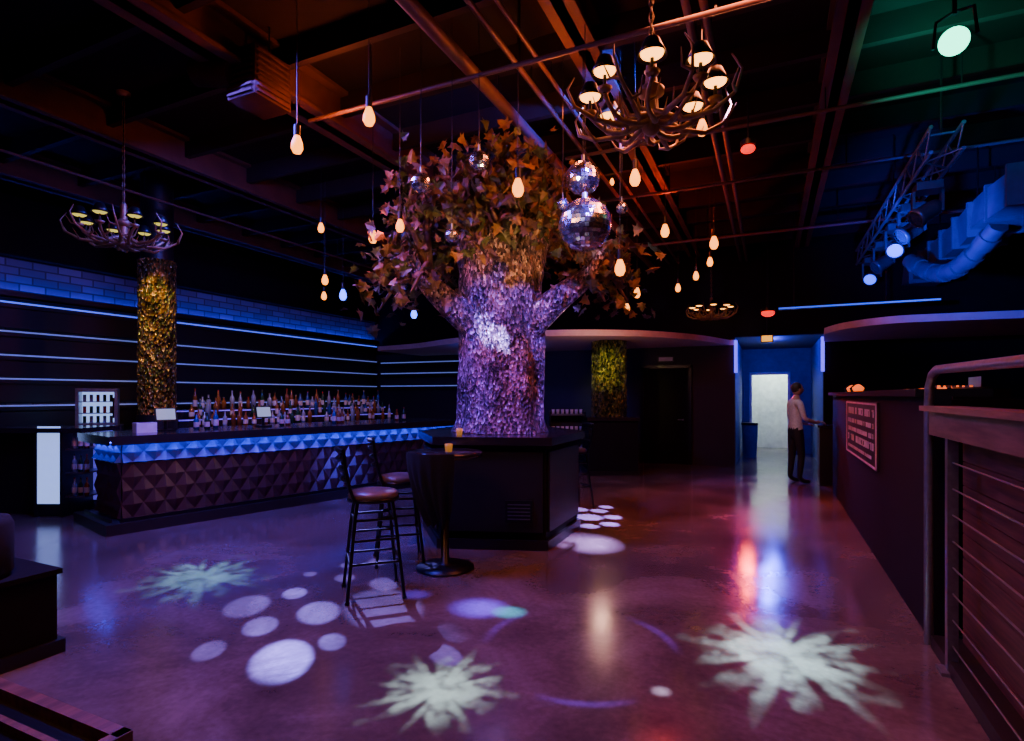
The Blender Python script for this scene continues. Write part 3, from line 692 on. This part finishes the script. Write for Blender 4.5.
B = MB(); B.box((1.35, 11.3, 3.12), (2.4, .05, .05), BLACK); B.box((1.35, 11.27, 3.12), (2.4, .02, .025), LEDBAT); B.cyl((.4, 11.3, 3.1), (.4, 11.3, CZ), .01, BLACKM); B.cyl((1.8, 11.3, 3.1), (1.8, 11.3, CZ), .01, BLACKM); B.obj('led_batten')
RED = mat('red_beacon_glow', (.3, .02, .01), emis=(1, .008, .005), estr=2)
for (px, py, d, r) in ((748, 149, 5.6, .07), (768, 313, 10.6, .12)):
    c = W((px-512)/560*d, d, 1.55-(py-395)/560*d); B = MB(); B.ball(c, r, RED, 16, (1, 1, .6)); B.cyl(c+Vector((0, 0, .03)), c+Vector((0, 0, .08)), r*1.05, BLACKM, n=20); B.cyl(c+Vector((0, 0, .08)), Vector((c.x, c.y, CZ)), .008, BLACKM, n=6); B.obj('red_beacon_light')
EX = mat('exit_sign_glow', (1, .7, .1), emis=(1, .42, .03), estr=1.5)
B = MB(); B.box((-.05, 12.75, 2.72), (.2, .04, .12), EX); B.box((-.05, 12.78, 2.72), (.24, .03, .16), BLACKM); B.cyl((-.05, 12.78, 2.75), (-.05, 12.78, CZ), .01, BLACKM); B.obj('exit_sign')
B = MB(); B.box((-2.13, 12.94, 2.36), (.3, .03, .08), PAP); B.box((-2.13, 12.96, 2.36), (.34, .03, .12), BLACKM); B.obj('door_sign')
B = MB()
for a in (-.66, .98): B.box((a, 12.95, 2.38), (.06, .05, .7), LEDV)
B.obj('led_door_jamb')
B = MB(); B.cyl((-.45, 15.2, .0), (-.45, 15.2, .8), .16, mat('bin_plastic', (.03, .05, .3), .4), r2=.19, n=20); B.cyl((-.45, 15.2, .8), (-.45, 15.2, .86), .2, BLACKM, n=20); B.obj('trash_bin')

# ------------------------------------------------------------------ platforms bottom-left
B = MB(); B.box((-4.4, 1.05, .24), (1.0, 1.74, .48), BLACKF); B.box((-4.4, 1.05, .49), (1.04, 1.78, .03), BLACKF); B.box((-4.4, 1.05, .04), (1.06, 1.8, .08), BLACK)
B.obj('low_stage_riser')
B = MB(); B.box((-2.95, .75, .14), (1.6, 1.0, .28), BLACK)
for bb in (.25, 1.25): B.box((-2.95, bb, .3), (1.68, .05, .06), WOODT)
for a in (-3.77, -2.13): B.box((a, .75, .3), (.05, 1.05, .06), WOODT)
B.box((-2.95, 1.12, .3), (1.6, .025, .05), WOODT)
B.box((-2.95, .75, .285), (1.55, .9, .02), BLACKM)
B.obj('low_display_table')
B = MB(); c = Vector((-4.12, 1.6, .507)); B.lathe(c, [(.001, 0), (.17, 0), (.19, .03), (.19, .3), (.17, .34), (.001, .35)], CLOTH, 28); B.obj('round_ottoman')

# ------------------------------------------------------------------ person
SKIN = mat('skin', (.42, .26, .2), .5); SHIRT = mat('grey_shirt', (.6, .6, .62), .85, scale=30); PANTS = mat('dark_trousers', (.012, .012, .02), .8, scale=30); HAIR = mat('dark_hair', (.02, .014, .01), .6, scale=50, bump=.4); SHOE = mat('black_shoe', (.015, .015, .015), .35)
LIP = mat('lips', (.4, .15, .13), .5)
J = [(0, 0, .95, .145, .10), (0, 0, 1.10, .125, .095), (0, .0, 1.28, .15, .105), (0, -.01, 1.42, .12, .08), (0, 0, 1.50, .055, .055), (0, .015, 1.57, .05, .05)]
edges = [(i, i+1) for i in range(5)]
def J_add(p, par): J.append(p); edges.append((par, len(J)-1)); return len(J)-1
palms = []
for s in (-1, 1):
    sh = J_add((.17*s, -.01, 1.41, .062, .062), 3); el = J_add((.235*s, .0 if s < 0 else .03, 1.14, .043, .043), sh)
    wr = J_add((.20*s, .24, 1.08 if s > 0 else 1.04, .028, .026), el); pm = J_add((.19*s, .32, 1.09 if s > 0 else 1.03, .034, .018), wr); palms.append((s, Vector(J[pm][:3])))
    hp = J_add((.095*s, 0, .86, .095, .095), 0); kn = J_add((.105*s, .02+.03*s, .49, .062, .062), hp); an = J_add((.11*s, -.02+.03*s, .10, .042, .042), kn); he = J_add((.115*s, .06+.03*s, .045, .042, .035), an); J_add((.125*s, .17+.03*s, .035, .035, .025), he)
me = bpy.data.meshes.new('tmp'); me.from_pydata([j[:3] for j in J], edges, []); to = bpy.data.objects.new('tmp', me); scene.collection.objects.link(to)
sk = to.modifiers.new('Skin', 'SKIN'); sub = to.modifiers.new('Sub', 'SUBSURF'); sub.levels = 2; sub.render_levels = 2
for i, j in enumerate(J): me.skin_vertices[0].data[i].radius = (j[3], j[4]); me.skin_vertices[0].data[i].use_root = (i == 0)
bpy.context.view_layer.update()
dg = bpy.context.evaluated_depsgraph_get(); em = bpy.data.meshes.new_from_object(to.evaluated_get(dg))
PO = Vector((.42, 11.1, 0)); PR = Matrix.Rotation(math.radians(-65), 3, 'Z')
PT = lambda v: PO+PR @ Vector(v)
B = MB(); vv = [v.co.copy() for v in em.vertices]; zmin = min(v.z for v in vv)
groups = {}
for p in em.polygons:
    c = p.center
    if c.z < .085 or (c.z < .1 and c.y > .08): m = SHOE
    elif c.z < .96 and not (c.y > .14): m = PANTS
    elif c.z > 1.475: m = SKIN
    elif c.y > .09 and c.z < 1.2: m = SKIN
    else: m = SHIRT
    groups.setdefault(m.name, (m, []))[1].append(tuple(p.vertices))
wv = [PT(v-Vector((0, 0, zmin))) for v in vv]
for m, fs in groups.values(): B.add(wv, fs, m, True)
bpy.data.objects.remove(to)
H = Vector((0, .03, 1.655-zmin))
B.ball(PT(H), .1, SKIN, 24, (.76, .93, 1.18), R=PR)
B.ball(PT(H+Vector((0, -.018, .022))), .1, HAIR, 24, (.82, .93, 1.08), R=PR)
B.ball(PT(H+Vector((0, .095, -.015))), .016, SKIN, 10, (.8, 1.2, 1.4), R=PR)
B.ball(PT(H+Vector((0, .085, -.055))), .018, LIP, 10, (1.3, .5, .35), R=PR)
for s in (-1, 1):
    B.ball(PT(H+Vector((.076*s, .0, -.01))), .022, SKIN, 10, (.35, .8, 1.3), R=PR); B.ball(PT(H+Vector((.028*s, .083, .012))), .010, WHITE, 10, R=PR); B.ball(PT(H+Vector((.028*s, .091, .012))), .005, BLACK, 8, R=PR)
    B.ball(PT(H+Vector((.028*s, .083, .032))), .014, HAIR, 8, (1.2, .5, .3), R=PR)
for s, pm in palms:
    pm = pm-Vector((0, 0, zmin))
    for i, ln in enumerate((.075, .085, .08, .062)):
        b0 = pm+Vector(((-.027+.018*i)*s*-1, .02, 0)); b1 = b0+Vector((0, ln*.55, -.008)); b2 = b1+Vector((0, ln*.4, -.03)); B.tube([PT(b0), PT(b1), PT(b2)], .009, SKIN, 7, .007)
    b0 = pm+Vector((-.03*s, -.02, 0)); B.tube([PT(b0), PT(b0+Vector((-.025*s, .03, -.01))), PT(b0+Vector((-.025*s, .06, -.025)))], .011, SKIN, 7, .008)
B.obj('standing_man')
B = MB(); B.box((.98, 11.2, .5), (.4, .5, 1.0), BLACK); B.box((.98, 11.2, 1.01), (.46, .56, .04), BARTOP); B.obj('host_stand')

# ------------------------------------------------------------------ lights
def point(name, p, col, e, r=.08):
    l = bpy.data.lights.new(name, 'POINT'); l.color = col; l.energy = e; l.shadow_soft_size = r
    o = bpy.data.objects.new(name, l); o.location = p; scene.collection.objects.link(o); return o
def aim(o, t):
    o.rotation_mode = 'QUATERNION'; o.rotation_quaternion = (Vector(t)-o.location).to_track_quat('-Z', 'Y')
def spot(name, p, t, col, e, ang, blend=.5, r=.05):
    l = bpy.data.lights.new(name, 'SPOT'); l.color = col; l.energy = e; l.spot_size = math.radians(ang); l.spot_blend = blend; l.shadow_soft_size = r
    o = bpy.data.objects.new(name, l); o.location = p; scene.collection.objects.link(o); aim(o, t); return o
def area(name, p, t, col, e, sx, sy):
    l = bpy.data.lights.new(name, 'AREA'); l.shape = 'RECTANGLE'; l.size = sx; l.size_y = sy; l.color = col; l.energy = e
    o = bpy.data.objects.new(name, l); o.location = p; scene.collection.objects.link(o); aim(o, t); return o

def gobo(name, p, items, col, e, r=.012, soft=.22, z=0.0):
    """projected pattern light: 'c' disc, 's' ragged burst, 'r' thin broken ring, 'm' crescent"""
    pts = [W(i[1], i[2], z if len(i) < 6 else i[5]) for i in items]; t = sum(pts, Vector())/len(pts)
    o = spot(name, p, t, col, e, 10, .05, r); l = o.data
    q = o.rotation_quaternion.inverted(); P = Vector(p); mxr = 0
    info = []
    for i, w in zip(items, pts):
        v = q @ (w-P); u = Vector((v.x/-v.z, v.y/-v.z)); rr = i[3]/(-v.z); mxr = max(mxr, u.length+rr*1.4); info.append((i[0], u, rr, i[4]))
    l.spot_size = 2*math.atan(mxr)+.02
    l.use_nodes = True; nt = l.node_tree; em = nt.nodes['Emission']
    tc = nt.nodes.new('ShaderNodeTexCoord'); sx = nt.nodes.new('ShaderNodeSeparateXYZ'); nt.links.new(tc.outputs['Normal'], sx.inputs[0])
    def M(op, a, b=None, clamp=False):
        n_ = nt.nodes.new('ShaderNodeMath'); n_.operation = op; n_.use_clamp = clamp
        for k_, x in enumerate((a, b)):
            if x is None: continue
            if isinstance(x, (int, float)): n_.inputs[k_].default_value = x
            else: nt.links.new(x, n_.inputs[k_])
        return n_.outputs[0]
    az = M('ABSOLUTE', sx.outputs['Z']); uu = M('DIVIDE', sx.outputs['X'], az); vv_ = M('DIVIDE', sx.outputs['Y'], az)
    tot = None
    for kind, u, rr, kk in info:
        dx = M('SUBTRACT', uu, u.x); dy = M('SUBTRACT', vv_, u.y); ln = M('SQRT', M('ADD', M('MULTIPLY', dx, dx), M('MULTIPLY', dy, dy)))
        if kind == 'c':
            val = M('MULTIPLY', M('SUBTRACT', rr, ln), 1/(rr*soft), True)
            val = M('MULTIPLY', val, M('SUBTRACT', 1.0, M('MULTIPLY', M('DIVIDE', ln, rr), .2)))
        elif kind == 'm':
            dy2 = M('SUBTRACT', dy, rr*.45); l2 = M('SQRT', M('ADD', M('MULTIPLY', dx, dx), M('MULTIPLY', dy2, dy2)))
            val = M('MULTIPLY', M('MULTIPLY', M('SUBTRACT', rr, ln), 1/(rr*.35), True), M('MULTIPLY', M('SUBTRACT', l2, rr*.75), 1/(rr*.35), True))
        elif kind == 'r':
            th_ = M('ARCTAN2', dy, dx); s1 = M('MULTIPLY', M('ADD', M('SINE', M('ADD', M('MULTIPLY', th_, 3), .6)), .0), 1.0, True)
            val = M('MULTIPLY', M('SUBTRACT', rr*.07, M('ABSOLUTE', M('SUBTRACT', ln, rr))), 1/(rr*.08), True); val = M('MULTIPLY', val, s1)
        else:
            th_ = M('ARCTAN2', dy, dx)
            cb = nt.nodes.new('ShaderNodeCombineXYZ'); nt.links.new(dx, cb.inputs[0]); nt.links.new(dy, cb.inputs[1])
            nz = nt.nodes.new('ShaderNodeTexNoise'); nz.inputs['Scale'].default_value = 3.6/rr; nz.inputs['Detail'].default_value = 4; nt.links.new(cb.outputs[0], nz.inputs['Vector'])
            nn_ = M('SUBTRACT', nz.outputs['Fac'], .5)
            s1 = M('SINE', M('ADD', M('MULTIPLY', th_, 14), M('MULTIPLY', nn_, 6))); s2 = M('SINE', M('ADD', M('MULTIPLY', th_, 5), 1.0)); s3 = M('SINE', M('MULTIPLY', th_, 22))
            lim = M('ADD', M('ADD', M('ADD', M('MULTIPLY', s1, rr*.16), M('MULTIPLY', s2, rr*.10)), M('MULTIPLY', s3, rr*.08)), M('MULTIPLY', nn_, rr*1.1)); lim = M('ADD', lim, rr*.85)
            val = M('MULTIPLY', M('SUBTRACT', lim, ln), 1/(rr*.42), True)
            fall = M('SUBTRACT', 1.25, M('DIVIDE', ln, rr*.75), True); fall = M('MULTIPLY', fall, M('ADD', M('MULTIPLY', nn_, 4.0), .85, True))
            val = M('MULTIPLY', val, M('MAXIMUM', fall, 0.10))
        val = M('MULTIPLY', val, kk); tot = val if tot is None else M('ADD', tot, val)
    nt.links.new(tot, em.inputs['Strength'])
    return o
g1 = W(-3.0, 8.4, 4.3)
gobo('gobo_circles', g1, [('c', -1.95, 4.12, .17, .7), ('c', -1.70, 4.38, .10, .8), ('c', -1.38, 4.0, .16, 1.0), ('c', -1.69, 3.76, .12, .9), ('c', -1.84, 3.4, .10, .8), ('c', -1.35, 3.28, .19, 1.3),
      ('c', -1.13, 3.52, .09, .5), ('c', -.40, 3.34, .10, .9), ('c', -.38, 3.66, .11, .4), ('c', -1.42, 4.75, .09, .6), ('c', -1.05, 4.6, .13, .6), ('c', -.95, 4.1, .3, .6), ('c', -1.25, 5.2, .1, .6), ('c', -.75, 5.0, .1, .6),
      ('c', -1.75, 4.85, .06, .6), ('c', -1.5, 5.1, .07, .6)], (.24, .19, 1), 18000)
gobo('gobo_star_left', W(-4.2, 7.5, 4.3), [('s', -2.64, 4.75, .56, 1)], (.20, .62, .95), 13000)
gobo('gobo_star_front', W(-.9, 1.0, 4.4), [('s', -.38, 2.95, .40, 1)], (.45, .85, .9), 15000)
gobo('gobo_star_right', W(3.2, 6.0, 4.0), [('s', 1.62, 3.35, .58, 1)], (.45, .85, .95), 19000)
gobo('gobo_pool', W(1.6, 3.0, 4.3), [('c', .80, 5.85, .38, 1.4), ], (.42, .30, 1), 21000, soft=.6)
gobo('gobo_pool_far', W(2.6, 5.0, 4.2), [('c', .98+.3*math.cos(k_*.9), 7.1+.5*math.sin(k_*.9), .12, 1) for k_ in range(7)]+[('c', .98, 7.1, .18, 1), ('c', .72, 6.62, .08, 1), ('c', 1.3, 7.75, .1, 1)], (.30, .20, 1), 30000)
gobo('gobo_violet', W(1.9, 3.6, 4.2), [('c', -.24, 4.08, .22, 1), ('c', -.75, 4.35, .13, .5)], (.08, .03, 1), 13000, soft=.6)
gobo('gobo_cyan', W(1.9, 3.8, 4.2), [('c', -.02, 4.0, .13, 1)], (.02, .5, .8), 10000, soft=.6)
gobo('gobo_glint', W(1.9, 3.9, 4.1), [('c', .78, 2.93, .06, 1)], (.6, .6, 1), 8000, soft=.8)
gobo('gobo_ring', W(.6, 1.6, 4.4), [('r', .42, 3.4, .58, 1)], (.12, .03, 1), 3500)
gobo('gobo_trunk_crescent', W(1.0, 2.4, 4.2), [('m', .0, 5.98, .36, 1, 2.42)], (.28, .26, 1), 26000)
spot('trunk_wash_violet', W(1.2, 3.4, 4.0), W(-.05, 6.1, 2.0), (.08, .05, 1), 1900, 30)
spot('trunk_wash_violet_low', W(-1.4, 4.2, 3.6), W(-.2, 6.1, 1.7), (.16, .03, 1), 700, 26)
spot('trunk_wash_pink', W(-2.6, 4.5, 3.9), W(-.2, 6.2, 2.5), (1, .16, .12), 200, 32)
spot('trunk_wash_amber', W(-.6, 4.0, 3.2), W(-.15, 6.1, 2.6), (1, .36, .14), 130, 36)
spot('leaf_uplight', W(.5, 4.6, 2.3), W(-.1, 5.8, 3.9), (1, .48, .16), 90, 80)
spot('leaf_uplight_left', W(-1.9, 4.9, 2.2), W(-1.2, 6.0, 3.2), (1, .45, .15), 45, 60)
spot('leaf_top_blue', W(1.4, 5.0, 4.4), W(.3, 6.0, 4.85), (.02, .05, 1), 900, 50)
spot('disco_fill_spot', W(-.3, 2.6, 3.2), W(.62, 4.7, 3.15), (.6, .5, 1), 420, 16)  # added spot to brighten the mirror balls, no visible fixture
area('wash_violet_floor', W(-2.6, 4.6, 4.3), W(-1.8, 3.8, 0), (.10, .06, 1), 260, 1.0, 1.0)
area('wash_amber_floor_left', W(-2.2, 2.2, 4.3), W(-2.0, 2.6, 0), (1, .30, .10), 75, .6, .6)
area('wash_red_floor', W(1.6, 4.2, 4.35), W(1.5, 4.4, 0), (1, .20, .07), 95, 1.0, 1.0)
spot('wash_red_floor_far', W(3.2, 8.2, 4.3), W(3.2, 7.6, 0), (1, .12, .07), 480, 70, 1)
area('wash_blue_bar', W(-3.0, 6.2, 4.2), W(-3.4, 8.0, .5), (.08, .08, 1), 150, .8, .8)
spot('bar_front_amber', W(-1.2, 5.6, 3.6), W(-3.6, 7.6, .5), (1, .16, .14), 90, 55)
spot('bar_front_blue', W(-2.0, 4.6, 3.9), W(-3.3, 7.6, .6), (.05, .04, 1), 260, 50)
spot('back_bar_warm_fill', W(-3.6, 8.6, 3.9), W(-4.0, 10.7, 1.3), (1, .5, .3), 180, 60)  # added fill that warms the bottles
spot('blue_floor_streak', W(5.4, 11.8, 2.5), W(4.6, 9.0, 0), (.05, .07, 1), 300, 60)
spot('red_floor_streak', W(5.1, 12.1, 2.3), W(4.3, 8.4, 0), (1, .03, .02), 160, 60)
spot('rail_cool_light', W(1.2, 2.4, 3.4), W(2.5, 3.3, 1.2), (.4, .5, 1), 50, 36)
spot('rail_red_light', W(.8, 1.2, 3.6), W(2.3, 2.6, .9), (1, .25, .12), 95, 46)
point('blue_back', W(-.5, 11.8, 2.3), (.04, .06, 1), 18)
point('corridor_blue', (.1, 14.2, 2.5), (.04, .04, 1), 70)
point('vestibule', (.1, 17.4, 2.4), (.80, 1, .92), 100)
spot('man_fill', (-.3, 9.6, 3.6), (.42, 11.1, 1.2), (.8, .75, 1), 60, 24)  # added fill aimed at the man to lift his brightness
spot('teal_ceiling', th+Vector((-.3, .3, -.3)), th+Vector((.6, .6, .8)), (.01, 1, .7), 200, 130, 1)
spot('truss_blue', (.9, 7.0, 2.7), (2.1, 8.8, 3.8), (.01, .035, 1), 1300, 80, 1)
spot('truss_blue_b', (1.2, 5.4, 3.5), (2.0, 7.5, 3.7), (.01, .08, 1), 120, 70, 1)
spot('seq_col_light', c1+Vector((.9, -.75, 3.9)), c1+Vector((0, 0, 2.4)), (1, .58, .14), 150, 45, .6)
spot('seq_col_light_b', c2+Vector((.1, -1.6, 2.5)), c2+Vector((0, 0, 2.0)), (.9, .8, .2), 80, 40, .6)
point('ceiling_amber', W(.4, 5.0, 4.1), (1, .17, .035), 26)
point('ceiling_red', W(2.2, 8.0, 4.0), (1, .06, .015), 60)
point('ceiling_amber_left', W(-1.7, 5.2, 4.1), (1, .17, .035), 48)
point('soffit_warm', W(1.5, 9.4, 2.3), (1, .48, .34), 26)

w = bpy.data.worlds.new('world'); scene.world = w; w.use_nodes = True
w.node_tree.nodes['Background'].inputs[0].default_value = (.05, .03, .12, 1); w.node_tree.nodes['Background'].inputs[1].default_value = .01

# ------------------------------------------------------------------ camera
cd = bpy.data.cameras.new('camera'); cd.sensor_width = 36; cd.lens = 560/1024*36; cd.shift_y = 24.5/1024; cd.clip_start = .05
co = bpy.data.objects.new('camera', cd); co.location = (0, 0, 1.55); co.rotation_euler = (math.pi/2, 0, ANG); scene.collection.objects.link(co); scene.camera = co
